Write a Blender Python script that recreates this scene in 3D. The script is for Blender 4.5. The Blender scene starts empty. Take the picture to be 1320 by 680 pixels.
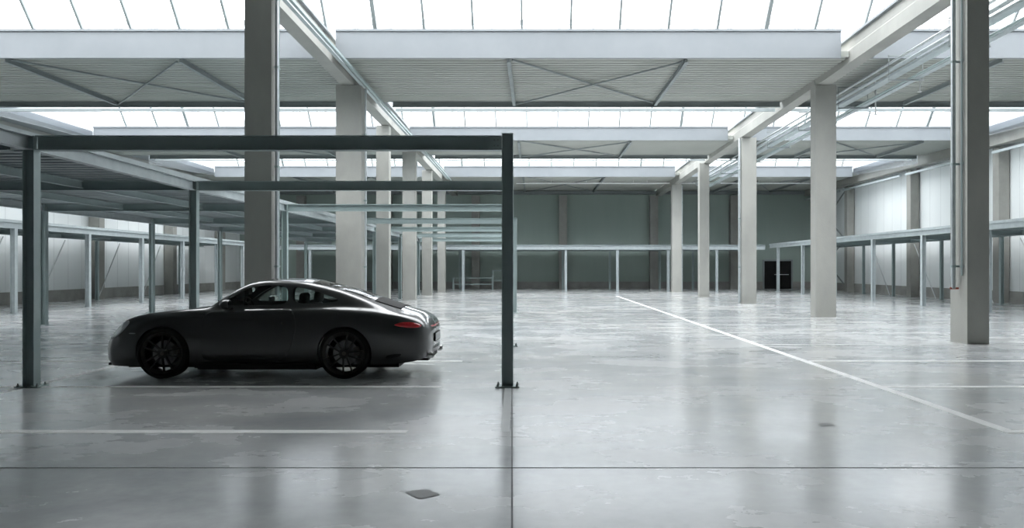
import bpy, bmesh, math, random
from mathutils import Vector, Matrix
random.seed(7)
C = bpy.context.scene.collection
PI = math.pi
F, VX, VY, H = 1000.0, 690.0, 345.0, 1.47      # focal length (px), vanishing point, eye height
ORD = ['first', 'second', 'third', 'fourth', 'fifth', 'sixth', 'seventh', 'eighth', 'ninth', 'tenth', 'eleventh', 'twelfth']

# ------------------------------------------------------------------ helpers
def tag(o, label=None, cat=None, group=None, kind=None):
    if label: o['label'] = label
    if cat: o['category'] = cat
    if group: o['group'] = group
    if kind: o['kind'] = kind
    return o

def empty(name, loc=(0, 0, 0), rz=0):
    o = bpy.data.objects.new(name, None); C.objects.link(o)
    o.location = loc; o.rotation_euler = (0, 0, rz); o.empty_display_size = .2
    return o

class MB:
    def __init__(s): s.bm = bmesh.new()
    def box(s, x0, x1, y0, y1, z0, z1):
        v = [s.bm.verts.new(p) for p in ((x0,y0,z0),(x1,y0,z0),(x1,y1,z0),(x0,y1,z0),(x0,y0,z1),(x1,y0,z1),(x1,y1,z1),(x0,y1,z1))]
        for f in ((0,3,2,1),(4,5,6,7),(0,1,5,4),(1,2,6,5),(2,3,7,6),(3,0,4,7)):
            s.bm.faces.new([v[i] for i in f])
        return s
    def sweep(s, prof, p0, p1, up=(0, 0, 1)):
        """closed 2D profile [(a, b)] swept from p0 to p1; a = sideways, b = up"""
        p0 = Vector(p0); p1 = Vector(p1); d = (p1 - p0).normalized(); up = Vector(up)
        side = d.cross(up).normalized(); u2 = side.cross(d).normalized()
        r = []
        for p in (p0, p1): r.append([s.bm.verts.new(p + side * a + u2 * b) for a, b in prof])
        n = len(prof)
        for i in range(n):
            j = (i + 1) % n
            s.bm.faces.new((r[0][i], r[0][j], r[1][j], r[1][i]))
        s.bm.faces.new(r[0][::-1]); s.bm.faces.new(r[1])
        return s
    def hsec(s, p0, p1, w, h, t=.010, tf=.014, up=(0, 0, 1)):
        a, b, c = w / 2, h / 2, t / 2
        return s.sweep([(-a,-b),(a,-b),(a,-b+tf),(c,-b+tf),(c,b-tf),(a,b-tf),(a,b),(-a,b),(-a,b-tf),(-c,b-tf),(-c,-b+tf),(-a,-b+tf)], p0, p1, up)
    def bar(s, p0, p1, w, h, up=(0, 0, 1)):
        a, b = w / 2, h / 2
        return s.sweep([(-a,-b),(a,-b),(a,b),(-a,b)], p0, p1, up)
    def tube(s, p0, p1, r, n=12):
        d = (Vector(p1) - Vector(p0)).normalized()
        up = (0, 0, 1) if abs(d.z) < .9 else (0, 1, 0)
        return s.sweep([(r*math.cos(2*PI*i/n), r*math.sin(2*PI*i/n)) for i in range(n)], p0, p1, up)
    def poly(s, pts):
        s.bm.faces.new([s.bm.verts.new(p) for p in pts]); return s
    def lathe(s, prof, n=48, axis='Y', c=(0, 0, 0)):
        """closed profile of (radius, offset along axis)"""
        rings = []
        for i in range(n):
            a = 2*PI*i/n; ring = []
            for r, o in prof:
                p = {'Y': (r*math.cos(a), o, r*math.sin(a)), 'Z': (r*math.cos(a), r*math.sin(a), o), 'X': (o, r*math.cos(a), r*math.sin(a))}[axis]
                ring.append(s.bm.verts.new(Vector(p) + Vector(c)))
            rings.append(ring)
        m = len(prof)
        for i in range(n):
            for k in range(m):
                q = [rings[i][k], rings[i][(k+1) % m], rings[(i+1) % n][(k+1) % m], rings[(i+1) % n][k]]
                s.bm.faces.new(q)
        return s
    def build(s, name, mat, parent=None, smooth=None, bevel=0, loc=None):
        bm = s.bm
        if bevel:
            e = [e for e in bm.edges if len(e.link_faces) == 2 and e.calc_face_angle(0) > .6]
            bmesh.ops.bevel(bm, geom=e, offset=bevel, segments=2, affect='EDGES', profile=.5)
        bmesh.ops.recalc_face_normals(bm, faces=bm.faces)
        if loc is not None: bmesh.ops.translate(bm, verts=bm.verts, vec=-Vector(loc))
        me = bpy.data.meshes.new(name); bm.to_mesh(me); bm.free()
        if smooth:
            me.shade_smooth(); me.set_sharp_from_angle(angle=math.radians(smooth))
        me.materials.append(mat)
        o = bpy.data.objects.new(name, me); C.objects.link(o)
        if parent: o.parent = parent
        if loc is not None: o.location = loc
        return o

# ------------------------------------------------------------------ materials
def newmat(name):
    m = bpy.data.materials.new(name); m.use_nodes = True
    nt = m.node_tree; b = nt.nodes['Principled BSDF']
    return m, nt, b

def noisy(name, c0, c1, scale=3, rough=.6, rough2=None, metal=0, bump=0, bscale=60, spec=.5, stretch=(1, 1, 1), detail=8, contrast=(.3, .7), emis=None):
    m, nt, b = newmat(name); N = nt.nodes; L = nt.links
    tc = N.new('ShaderNodeTexCoord'); mp = N.new('ShaderNodeMapping'); mp.inputs['Scale'].default_value = stretch
    g = N.new('ShaderNodeNewGeometry'); L.new(g.outputs['Position'], mp.inputs['Vector'])
    nz = N.new('ShaderNodeTexNoise'); nz.inputs['Scale'].default_value = scale; nz.inputs['Detail'].default_value = detail
    nz.inputs['Roughness'].default_value = .6
    L.new(mp.outputs[0], nz.inputs['Vector'])
    r = N.new('ShaderNodeValToRGB'); r.color_ramp.elements[0].position = contrast[0]; r.color_ramp.elements[1].position = contrast[1]
    r.color_ramp.elements[0].color = (*c0, 1); r.color_ramp.elements[1].color = (*c1, 1)
    L.new(nz.outputs['Fac'], r.inputs[0]); L.new(r.outputs[0], b.inputs['Base Color'])
    b.inputs['Roughness'].default_value = rough; b.inputs['Metallic'].default_value = metal
    b.inputs['Specular IOR Level'].default_value = spec
    if rough2 is not None:
        mr = N.new('ShaderNodeMapRange'); mr.inputs[1].default_value = .3; mr.inputs[2].default_value = .7
        mr.inputs[3].default_value = rough; mr.inputs[4].default_value = rough2
        L.new(nz.outputs['Fac'], mr.inputs[0]); L.new(mr.outputs[0], b.inputs['Roughness'])
    if bump:
        n2 = N.new('ShaderNodeTexNoise'); n2.inputs['Scale'].default_value = bscale; n2.inputs['Detail'].default_value = 4
        L.new(g.outputs['Position'], n2.inputs['Vector'])
        bp = N.new('ShaderNodeBump'); bp.inputs['Strength'].default_value = bump; bp.inputs['Distance'].default_value = .01
        L.new(n2.outputs['Fac'], bp.inputs['Height']); L.new(bp.outputs[0], b.inputs['Normal'])
    return m

M = {}
M['concrete'] = noisy('concrete', (.30,.305,.285), (.41,.41,.38), .9, .75, bump=.25, bscale=25, spec=.25, stretch=(1,1,.5), contrast=(.25,.75))
M['wallcol'] = noisy('wall_concrete', (.27,.27,.25), (.35,.35,.325), 1.2, .8, bump=.2, bscale=25, spec=.2)
M['steel'] = noisy('painted_steel', (.31,.385,.385), (.37,.445,.445), 2.5, .42, spec=.45)
M['steel_light'] = noisy('galvanised_steel', (.40,.45,.465), (.50,.55,.56), 5, .40, metal=.1, spec=.5)
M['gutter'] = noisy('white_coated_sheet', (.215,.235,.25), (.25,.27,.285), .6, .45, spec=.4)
M['panel'] = noisy('wall_sandwich_panel', (.75,.785,.785), (.80,.83,.825), .5, .5, spec=.35, stretch=(1,1,.2))
M['roofsheet'] = noisy('ceiling_trapezoid_sheet', (.36,.375,.345), (.42,.435,.405), .4, .55, spec=.3)
M['deck'] = noisy('deck_sheet', (.22,.26,.27), (.30,.345,.355), 1.5, .42, metal=.3, spec=.5)
M['purlin'] = noisy('ceiling_steel', (.22,.25,.25), (.28,.31,.31), 2, .5, spec=.35)
M['backwall'] = noisy('back_wall_panel', (.29,.36,.325), (.34,.405,.37), .6, .55, spec=.3, stretch=(1,1,.2))
M['plinth'] = noisy('plinth_concrete', (.24,.24,.225), (.34,.34,.32), 1.5, .8, spec=.2)
M['pipe'] = noisy('zinc_pipe', (.50,.54,.56), (.62,.66,.67), 6, .32, metal=.6, spec=.5)
M['whitepipe'] = noisy('white_pipe', (.72,.74,.74), (.80,.82,.81), 6, .4)
M['dark'] = noisy('dark_void', (.012,.012,.012), (.02,.02,.02), 2, .8, spec=.1)
M['rear'] = noisy('rear_wall', (.22,.235,.235), (.27,.285,.285), .5, .8, spec=.1)
M['seam'] = noisy('panel_seam', (.58,.61,.61), (.64,.66,.66), .6, .5)
M['seamdark'] = noisy('open_joint', (.05,.055,.06), (.08,.085,.09), 8, .6)
M['joint'] = noisy('joint_filler', (.34,.36,.37), (.40,.42,.43), 8, .4)
M['patch'] = noisy('repair_patch', (.26,.275,.275), (.32,.33,.33), 8, .5)
M['rust'] = noisy('red_cap', (.30,.05,.03), (.40,.08,.05), 8, .5)

# polished floor
def floor_mat():
    m, nt, b = newmat('polished_concrete_floor'); N = nt.nodes; L = nt.links
    g = N.new('ShaderNodeNewGeometry')
    def noise(scale, det, st, dist=0, rough=.55):
        mp = N.new('ShaderNodeMapping'); mp.inputs['Scale'].default_value = st; L.new(g.outputs['Position'], mp.inputs['Vector'])
        n = N.new('ShaderNodeTexNoise'); n.inputs['Scale'].default_value = scale; n.inputs['Detail'].default_value = det
        n.inputs['Distortion'].default_value = dist; n.inputs['Roughness'].default_value = rough
        L.new(mp.outputs[0], n.inputs['Vector']); return n
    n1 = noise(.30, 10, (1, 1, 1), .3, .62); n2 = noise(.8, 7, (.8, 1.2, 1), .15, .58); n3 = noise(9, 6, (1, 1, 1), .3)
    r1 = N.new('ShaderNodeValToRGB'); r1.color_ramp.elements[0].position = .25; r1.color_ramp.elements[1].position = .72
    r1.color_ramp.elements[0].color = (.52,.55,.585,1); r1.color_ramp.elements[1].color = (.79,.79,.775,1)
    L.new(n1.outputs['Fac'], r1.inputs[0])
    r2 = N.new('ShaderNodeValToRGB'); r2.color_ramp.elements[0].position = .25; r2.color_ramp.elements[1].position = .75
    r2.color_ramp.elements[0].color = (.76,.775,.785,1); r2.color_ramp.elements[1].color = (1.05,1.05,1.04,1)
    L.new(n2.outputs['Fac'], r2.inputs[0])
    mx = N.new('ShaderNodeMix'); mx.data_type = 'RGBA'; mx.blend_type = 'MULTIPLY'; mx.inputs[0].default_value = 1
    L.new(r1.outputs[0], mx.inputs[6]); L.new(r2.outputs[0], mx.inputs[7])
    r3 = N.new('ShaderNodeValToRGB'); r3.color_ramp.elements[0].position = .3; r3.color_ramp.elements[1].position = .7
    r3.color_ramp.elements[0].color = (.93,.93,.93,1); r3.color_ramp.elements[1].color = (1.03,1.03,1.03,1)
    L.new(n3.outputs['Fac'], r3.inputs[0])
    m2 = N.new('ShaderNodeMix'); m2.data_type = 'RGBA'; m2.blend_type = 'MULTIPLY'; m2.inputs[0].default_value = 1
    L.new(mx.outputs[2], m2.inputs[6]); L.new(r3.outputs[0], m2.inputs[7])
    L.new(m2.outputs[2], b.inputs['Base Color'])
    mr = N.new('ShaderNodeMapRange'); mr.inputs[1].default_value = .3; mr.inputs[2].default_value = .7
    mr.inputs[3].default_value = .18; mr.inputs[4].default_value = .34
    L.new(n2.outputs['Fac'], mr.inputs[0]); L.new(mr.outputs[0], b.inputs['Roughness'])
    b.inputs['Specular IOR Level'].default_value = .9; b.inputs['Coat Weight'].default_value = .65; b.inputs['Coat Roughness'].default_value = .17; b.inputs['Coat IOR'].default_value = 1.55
    bp = N.new('ShaderNodeBump'); bp.inputs['Strength'].default_value = .02; bp.inputs['Distance'].default_value = .02
    L.new(n2.outputs['Fac'], bp.inputs['Height']); L.new(bp.outputs[0], b.inputs['Normal'])
    return m
M['floor'] = floor_mat()

def line_mat():
    m = noisy('worn_white_line_paint', (.86,.88,.88), (.97,.98,.97), 4, .4, contrast=(.2,.45))
    return m
M['line'] = line_mat()
M['faint'] = noisy('faded_line_paint', (.66,.68,.69), (.74,.76,.76), 3, .3)

# translucent roof glazing: mostly clear-through sheet with some scattering
def glazing():
    m, nt, b = newmat('roof_glazing'); N = nt.nodes; L = nt.links
    out = N['Material Output']; N.remove(b)
    t = N.new('ShaderNodeBsdfTransparent'); t.inputs[0].default_value = (.93,.95,.97,1)
    d = N.new('ShaderNodeBsdfTranslucent'); d.inputs[0].default_value = (.9,.92,.94,1)
    g = N.new('ShaderNodeBsdfGlossy'); g.inputs['Roughness'].default_value = .3
    mx = N.new('ShaderNodeMixShader'); mx.inputs[0].default_value = .22
    L.new(t.outputs[0], mx.inputs[1]); L.new(d.outputs[0], mx.inputs[2])
    m2 = N.new('ShaderNodeMixShader'); m2.inputs[0].default_value = .05
    L.new(mx.outputs[0], m2.inputs[1]); L.new(g.outputs[0], m2.inputs[2])
    L.new(m2.outputs[0], out.inputs[0]); return m
M['glazing'] = glazing()

# ------------------------------------------------------------------ world, camera, view
w = bpy.data.worlds.new('overcast'); bpy.context.scene.world = w; w.use_nodes = True
nt = w.node_tree; bg = nt.nodes['Background']
tc = nt.nodes.new('ShaderNodeTexCoord'); sep = nt.nodes.new('ShaderNodeSeparateXYZ')
nt.links.new(tc.outputs['Generated'], sep.inputs[0])
rp = nt.nodes.new('ShaderNodeValToRGB'); nt.links.new(sep.outputs['Z'], rp.inputs[0])
rp.color_ramp.elements[0].position = 0; rp.color_ramp.elements[0].color = (.80,.84,.88,1)
rp.color_ramp.elements[1].position = .7; rp.color_ramp.elements[1].color = (1,1,1,1)
nt.links.new(rp.outputs[0], bg.inputs[0]); bg.inputs[1].default_value = 5.9

cam = bpy.data.cameras.new('camera'); co = bpy.data.objects.new('camera', cam); C.objects.link(co)
co.location = (0, 0, H); co.rotation_euler = (PI/2, 0, 0)
cam.sensor_width = 36; cam.sensor_fit = 'HORIZONTAL'; cam.lens = 36*F/1320
cam.shift_x = -(VX-660)/1320; cam.shift_y = (VY-340)/1320; cam.clip_end = 500; cam.clip_start = .05
sc = bpy.context.scene; sc.camera = co
sc.view_settings.view_transform = 'Standard'; sc.view_settings.look = 'None'; sc.view_settings.gamma = 1
sc.view_settings.use_curve_mapping = False; sc.view_settings.exposure = 0.07

# ------------------------------------------------------------------ setting
XL, XR, YB, YF = -20.95, 19.8, 55.0, -7.0          # left wall, right wall, back wall, wall behind the camera
RT = 9.0
def roofz(y): return 6.97 - .0145 * (y - 23.3)      # underside of the girders

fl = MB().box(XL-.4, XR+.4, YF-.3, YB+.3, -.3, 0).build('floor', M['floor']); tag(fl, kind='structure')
def fpatch(name, x0, x1, y0, y1, mat, t=.002):
    return MB().box(x0, x1, y0, y1, -.01, t).build(name, mat, fl)
for y in (6.97, 9.6, 12.25):
    fpatch('parking_line', -11.4, -1.15, y-.065, y+.065, M['line'])
for y in (14.9, 17.5, 20.1, 22.7): fpatch('parking_line', -11.4, -6.4, y-.045, y+.045, M['faint'])
fpatch('parking_line', -6.37, -6.25, 6.0, 14.9, M['line'], .0025)
fpatch('parking_line', 4.20, 4.32, 6.905, 40.5, M['line'], .0025)
for y in (6.97, 9.6, 12.25): fpatch('parking_line', 4.3, 13.0, y-.065, y+.065, M['line'])
for y in (14.9, 17.5, 20.1, 22.7): fpatch('parking_line', 4.3, 9.4, y-.045, y+.045, M['faint'])
MB().poly([(-.03*9.6-.09, 9.6, .002), (-.03*9.6+.0, 9.6, .002), (-.03*6.97-.02, 6.97, .002), (-.03*6.97-.10, 6.97, .002)]).build('parking_line', M['faint'], fl)
# joints sawn into the slab
MB().poly([(-.03*3.6-.006, 3.6, .0032), (-.03*3.6+.006, 3.6, .0032), (-.03*9.5+.006, 9.5, .0032), (-.03*9.5-.006, 9.5, .0032)]).build('expansion_joint', M['seamdark'], fl)
fpatch('expansion_joint', XL, XR, 5.707, 5.713, M['joint'], .003)
def fp(x, y): d = F*H/(y-VY); return ((x-VX)*d/F, d, .004)
MB().poly([fp(522,634), fp(541,643), fp(568,637), fp(548,630)]).build('repair_patch', M['patch'], fl)
MB().poly([fp(1054,546), fp(1058,549), fp(1076,548), fp(1071,545)]).build('repair_patch', M['patch'], fl)

# walls with sandwich panels, joints between panels and a concrete plinth
def wall(name, box, mat): return tag(MB().box(*box).build(name, mat), kind='structure')
wl = wall('wall_left', (XL-.3, XL, YF, YB+.3, .5, RT), M['panel'])
wr = wall('wall_right', (XR, XR+.3, YF, YB+.3, .5, RT), M['panel'])
wb = wall('wall_back', (XL-.3, XR+.3, YB, YB+.3, .5, RT), M['backwall'])
wf = wall('wall_front', (XL-.3, XR+.3, YF-.3, YF, -.02, RT+1.5), M['rear'])
tag(MB().box(XL-.3, XL+.06, YF, YB, -.02, .5).build('baseboard_left', M['plinth'], bevel=.01), kind='structure')
tag(MB().box(XR-.06, XR+.3, YF, YB, -.02, .5).build('baseboard_right', M['plinth'], bevel=.01), kind='structure')
tag(MB().box(XL+.06, XR-.06, YB-.06, YB+.3, -.02, .5).build('baseboard_back', M['plinth'], bevel=.01), kind='structure')
mb = MB()
y = 8.0
while y < YB-.5:
    mb.box(XL-.002, XL+.004, y, y+.02, .5, 7.0); y += 1.03
mb.build('panel_joint', M['seam'], wl)
mb = MB(); y = 8.0
while y < YB-.5:
    mb.box(XR-.004, XR+.002, y, y+.02, .5, 7.0); y += 1.03
mb.build('panel_joint', M['seam'], wr)

# ---- roof: trapezoid-sheet strips between translucent ridge skylights
GUT = [(20.8, 7.10, 7.83), (33.0, 6.90, 7.45), (45.5, 6.82, 7.40)]      # y, bottom, top of each white gutter fascia
PAN = [(20.8, 26.7, 7.16), (33.0, 37.9, 6.96), (45.5, YB, 6.93)]
def corrugated(name, x0, x1, y0, y1, z, mat, pitch=.25, dep=.05, thick=.1, slope=0, parent=None, top=None):
    mb = MB(); bm = mb.bm; prof = []; y = y0
    while y < y1-1e-4:
        for a, h in ((0, 0), (.42, 0), (.55, dep), (.87, dep)):
            yy = y + a*pitch
            if yy < y1: prof.append((yy, z + h + slope*(yy-y0)))
        y += pitch
    prof.append((y1, z + slope*(y1-y0)))
    t = top if top is not None else z + dep + thick
    n = len(prof)
    A = [bm.verts.new((x0, p[0], p[1])) for p in prof]; B = [bm.verts.new((x1, p[0], p[1])) for p in prof]
    for i in range(n-1): bm.faces.new((A[i], A[i+1], B[i+1], B[i]))
    c = [bm.verts.new(p) for p in ((x0,y0,t),(x1,y0,t),(x1,y1,t),(x0,y1,t))]
    bm.faces.new(c); bm.faces.new((c[0], c[3], *A[::-1])); bm.faces.new((c[1], c[2], *B[::-1]))
    bm.faces.new((c[0], A[0], B[0], c[1])); bm.faces.new((c[3], c[2], B[-1], A[-1]))
    return mb.build(name, mat, parent)
SX0, SX1 = -18.8, 18.6        # ends of the skylights
for i, (y0, y1, z) in enumerate(PAN):
    for xa, xb in ((XL-.3, -5.87), (-5.45, 8.46), (8.90, XR+.3)):
        tag(corrugated('ceiling', xa, xb, y0+.12, y1, z, M['roofsheet']), kind='structure')
# closed roof over and behind the camera
tag(corrugated('ceiling', XL-.3, XR+.3, YF-.3, 15.0, 7.95, M['roofsheet']), kind='structure')
# skylights
OPN = [(15.0, 20.8, 8.1, 7.83), (26.7, 33.0, 7.30, 7.45), (37.9, 45.5, 7.05, 7.40)]
for i, (ya, yb, za, zb) in enumerate(OPN):
    sk = empty('window_%d' % (i+1), (0, yb, 0)); tag(sk, kind='structure')
    ym = (ya+yb)/2 + .2; zr = zb + (yb-ym)*1.19
    gl = MB()
    gl.poly([(SX0,yb+.05,zb),(SX1,yb+.05,zb),(SX1,ym,zr),(SX0,ym,zr)]).poly([(SX0,ya,za),(SX1,ya,za),(SX1,ym,zr),(SX0,ym,zr)])
    g = gl.build('glazing_sheet', M['glazing'], sk); g.location = (0, -yb, 0)
    k = 0; x = -.36 - 14*1.31
    while x < SX1:
        if x > SX0+.2:
            b = MB(); wd = .10 if k % 8 == 3 else .055
            b.bar((x, yb+.05, zb), (x, ym, zr), wd, .09); b.bar((x, ya, za), (x, ym, zr), wd, .09)
            o = b.build('glazing_bar', M['purlin'], sk); o.location = (0, -yb, 0)
        x += 1.31; k += 1
    b = MB(); b.bar((SX0, ym, zr), (SX1, ym, zr), .16, .16)
    o = b.build('ridge_bar', M['gutter'], sk); o.location = (0, -yb, 0)
    if i > 0:
        t = .42 if i == 2 else .75
        b = MB(); b.bar((SX0, yb+.05-t, zb+t*1.19-.08), (SX1 if i == 2 else SX1, yb+.05-t, zb+t*1.19-.08), .05, .05)
        if i == 2: o = b.build('transom', M['purlin'], sk); o.location = (0, -yb, 0)
        else: b.bm.free()
    # gable ends and side upstands of the opening
    for s, x in ((0, SX0), (1, SX1)):
        b = MB(); x2 = x - .08 if s == 0 else x + .08
        pts = [(ya,za-.5),(yb+.05,zb-.5),(yb+.05,zb),(ym,zr),(ya,za)]
        A = [b.bm.verts.new((x, p, q)) for p, q in pts]; B = [b.bm.verts.new((x2, p, q)) for p, q in pts]
        b.bm.faces.new(A); b.bm.faces.new(B[::-1])
        for j in range(5): b.bm.faces.new((A[j], A[(j+1)%5], B[(j+1)%5], B[j]))
        o = b.build('gable', M['glazing'], sk); o.location = (0, -yb, 0)
    # side roof strips beyond the skylight ends, and upstand over the sheet ceiling
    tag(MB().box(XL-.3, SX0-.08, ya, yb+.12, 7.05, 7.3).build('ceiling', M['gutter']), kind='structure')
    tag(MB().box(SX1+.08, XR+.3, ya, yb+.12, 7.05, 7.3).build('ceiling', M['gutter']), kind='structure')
    b = MB().box(SX0, SX1, ya-.06, ya, za-.1, za+.02); o = b.build('upstand', M['gutter'], sk); o.location = (0, -yb, 0)

# gutter fascias: three bays each, between the girder lines
bays = [(SX0, -5.95, 'left bay'), (-5.35, 8.2, 'middle bay'), (9.05, SX1, 'right bay')]
names = ['nearest skylight', 'middle skylight', 'farthest skylight']
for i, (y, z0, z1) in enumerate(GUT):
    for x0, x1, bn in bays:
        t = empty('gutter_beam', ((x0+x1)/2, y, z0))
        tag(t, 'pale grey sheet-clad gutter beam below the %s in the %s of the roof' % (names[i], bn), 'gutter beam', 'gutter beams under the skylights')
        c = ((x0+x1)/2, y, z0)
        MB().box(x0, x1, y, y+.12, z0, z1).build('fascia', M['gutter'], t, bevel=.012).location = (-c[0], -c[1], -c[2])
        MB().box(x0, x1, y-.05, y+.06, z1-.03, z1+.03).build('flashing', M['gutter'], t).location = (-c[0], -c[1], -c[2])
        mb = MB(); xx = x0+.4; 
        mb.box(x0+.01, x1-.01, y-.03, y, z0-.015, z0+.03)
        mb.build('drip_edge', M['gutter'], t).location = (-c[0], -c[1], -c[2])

# ---- ceiling steel on each strip
pn = ['nearest', 'middle', 'farthest']
PX = [(-14.3, 'far left'), (-9.6, 'mid-left'), (-.72, 'centre'), (4.1, 'centre-right'), (12.6, 'right'), (16.6, 'far right')]
for i, (y0, y1, z) in enumerate(PAN):
    for x, nm in PX:
        if i == 0 and x > 15: continue
        o = MB().hsec((x, y0+.13, z-.075), (x, y1-.15, z-.075), .10, .15).build('roof_purlin', M['purlin'], loc=(x, (y0+y1)/2, z-.075))
        tag(o, 'dark steel purlin under the %s ceiling strip, at the %s of the roof' % (pn[i], nm), 'purlin', 'roof purlins')
    if i < 2:
        for x0, x1, bn in [(SX0, -5.95, 'left bay'), (-4.9, 8.4, 'middle bay'), (8.95, SX1, 'right bay')]:
            o = MB().hsec((x0, y1-.07, z-.09), (x1, y1-.07, z-.09), .12, .18).build('edge_beam', M['purlin'], loc=((x0+x1)/2, y1-.07, z-.09))
            tag(o, 'dark steel beam at the far edge of the %s ceiling strip, %s' % (pn[i], bn), 'steel beam', 'ceiling edge beams')
            o = MB().bar((x0, y1+.5, z-.16), (x1, y1+.5, z-.16), .07, .11 if i == 0 else .06).build('skylight_tie_rail', M['steel_light'], loc=((x0+x1)/2, y1+.5, z-.16))
            tag(o, 'light grey tie rail crossing below the %s, %s' % (names[i+1], bn), 'rail', 'tie rails under the skylights')
    else:
        o = MB().hsec((XL+.05, y1-.2, z-.16), (XR-.05, y1-.2, z-.16), .16, .24).build('eaves_beam', M['purlin'], loc=(0, y1-.2, z-.16))
        tag(o, 'dark steel eaves beam along the top of the green back wall', 'steel beam')
    for xa, xb, nm in ((-14.3, -9.6, 'left'), (-.72, 4.1, 'middle'), (12.6, 16.6, 'right')):
        if i == 0 and nm == 'right': continue
        br = empty('roof_brace', ((xa+xb)/2, (y0+y1)/2, z-.1))
        tag(br, 'thin steel cross brace under the %s ceiling strip, %s bay' % (pn[i], nm), 'cross brace', 'roof cross braces')
        for p, q in (((xa+.1, y0+.2, z-.06), (xb-.1, y1-.25, z-.06)), ((xb-.1, y0+.2, z-.11), (xa+.1, y1-.25, z-.11))):
            o = MB().tube(p, q, .028).build('rod', M['purlin'], br); o.location = -br.location

# ---- concrete girders on the column lines
def girder(x0, x1, ya, yb, nm, zoff=0):
    t = empty('concrete_girder', ((x0+x1)/2, (ya+yb)/2, roofz((ya+yb)/2)))
    tag(t, nm, 'girder', 'concrete roof girders')
    mb = MB(); w = x1-x0
    c = (x0+x1)/2; za, zb = roofz(ya)+zoff, roofz(yb)+zoff
    mb.sweep([(-w/2, 0), (w/2, 0), (w/2, .34), (w/2-.07, .42), (w/2-.07, .66), (-w/2+.07, .66), (-w/2+.07, .42), (-w/2, .34)], (c, ya, za), (c, yb, zb))
    mb.build('beam', M['concrete'], t, bevel=.008).location = -t.location
    mb = MB(); mb.bar((c, ya, za+.69), (c, yb, zb+.69), w+.04, .06)
    mb.build('top_flashing', M['gutter'], t).location = -t.location
    return t
RC = [  # right-hand row: x0, x1, y front, depth
    (8.31, 8.73, 14.92, .61), (8.42, 9.04, 23.3, .43), (8.50, 9.10, 31.9, .45), (8.27, 8.75, 39.0, .45), (8.42, 9.0, 47.7, .45)]
LC = [  # left-hand row
    (-5.81, -5.27, 15.5, .36), (-5.99, -5.22, 23.3, .42), (-6.03, -5.55, 29.4, .42), (-6.10, -5.50, 35.6, .42), (-6.05, -5.54, 41.4, .42), (-6.03, -5.56, 47.8, .42)]
rs = ['nearest', 'second', 'third', 'fourth', 'farthest']; ls = ['nearest', 'second', 'third', 'fourth', 'fifth', 'farthest']
def concrete_col(x0, x1, y, dp, top, label):
    c = ((x0+x1)/2, y+dp/2, 0)
    o = MB().box(x0, x1, y, y+dp, 0, top).build('concrete_column', M['concrete'], bevel=.018, loc=c)
    return tag(o, label, 'column', 'free-standing concrete columns')
for i, (x0, x1, y, dp) in enumerate(RC):
    concrete_col(x0, x1, y, dp, roofz(y+dp)-.01, 'tall grey concrete column, %s of the right-hand row' % rs[i])
for i, (x0, x1, y, dp) in enumerate(LC):
    concrete_col(x0, x1, y, dp, roofz(y+dp)-.01, 'tall grey concrete column, %s of the left-hand row behind the parked car' % ls[i])
ys = [6.0] + [c[2]+c[3]/2 for c in RC] + [YB-.4]
for i in range(len(ys)-1):
    lab = 'concrete roof girder of the right-hand column row, ' + ['in front of the nearest column','between nearest and second columns','between second and third columns','between third and fourth columns','between fourth and farthest columns','past the farthest column'][i]
    if i == 0: girder(8.48, 8.88, ys[i], ys[i+1]-.01, lab)
    else: girder(8.48, 8.88, ys[i]+.01, ys[i+1]-.01, lab)
ys = [6.0] + [c[2]+c[3]/2 for c in LC] + [YB-.4]
for i in range(len(ys)-1):
    lab = 'concrete roof girder of the left-hand column row, ' + ['in front of the nearest column','between nearest and second columns','between second and third columns','between third and fourth columns','between fourth and fifth columns','between fifth and farthest columns','past the farthest column'][i]
    girder(-5.85, -5.47, ys[i]+.01, ys[i+1]-.01, lab)
# rail beside the left girder
o = MB().bar((-5.0, 12, 7.0), (-5.0, 46, 6.66), .07, .07).build('service_rail', M['steel'], loc=(-5.0, 30, 7.0))
tag(o, 'slim grey service rail running beside the left-hand concrete girder', 'rail')
o = MB().bar((-5.2, 12, 7.07), (-5.2, 46, 6.72), .1, .03).build('cable_channel', M['steel_light'], loc=(-5.2, 30, 7.1))
tag(o, 'flat light cable channel between left girder and slim service rail', 'cable channel')

# ---- columns and girders along the walls
for k, y in enumerate((24.0, 32.3, 39.9, 48.0)):
    o = MB().box(19.3, 19.74, y, y+.43, 0, 6.5).build('wall_column', M['wallcol'], loc=(19.2, y+.2, 0))
    tag(o, 'concrete column against the right wall, %s from the camera' % ORD[k], 'column', 'wall columns on the right')
yy = [12, 24.2, 32.5, 40.1, 48.2, YB-.05]
for k in range(5):
    z0 = 6.55
    t = MB().sweep([(-.22,0),(.22,0),(.22,.55),(-.22,.55)], (19.25, yy[k]+.01, z0), (19.25, yy[k+1]-.01, z0)).build('wall_girder', M['wallcol'], loc=(19.25, yy[k], z0), bevel=.01)
    tag(t, 'concrete girder on top of the right wall columns, %s span from the camera' % ORD[k], 'girder', 'wall girders on the right')
    t = MB().bar((19.1, yy[k]+.5, 6.28), (19.1, yy[k+1]-.1, 6.28), .10, .10).build('wall_rail', M['steel_light'], loc=(19.1, yy[k], 6.28))
    tag(t, 'light steel rail fixed below the right wall girder, %s span from the camera' % ORD[k], 'rail', 'wall rails on the right')
for k, y in enumerate((28.0, 36.3, 43.7, 50.6)):
    o = MB().box(-20.9, -20.4, y, y+.45, 0, 6.68).build('wall_column', M['wallcol'], loc=(-20.5, y+.2, 0))
    tag(o, 'concrete column against the left wall, %s from the camera' % ORD[k], 'column', 'wall columns on the left')
yy = [14, 28.2, 36.5, 43.9, YB-.05]
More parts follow.
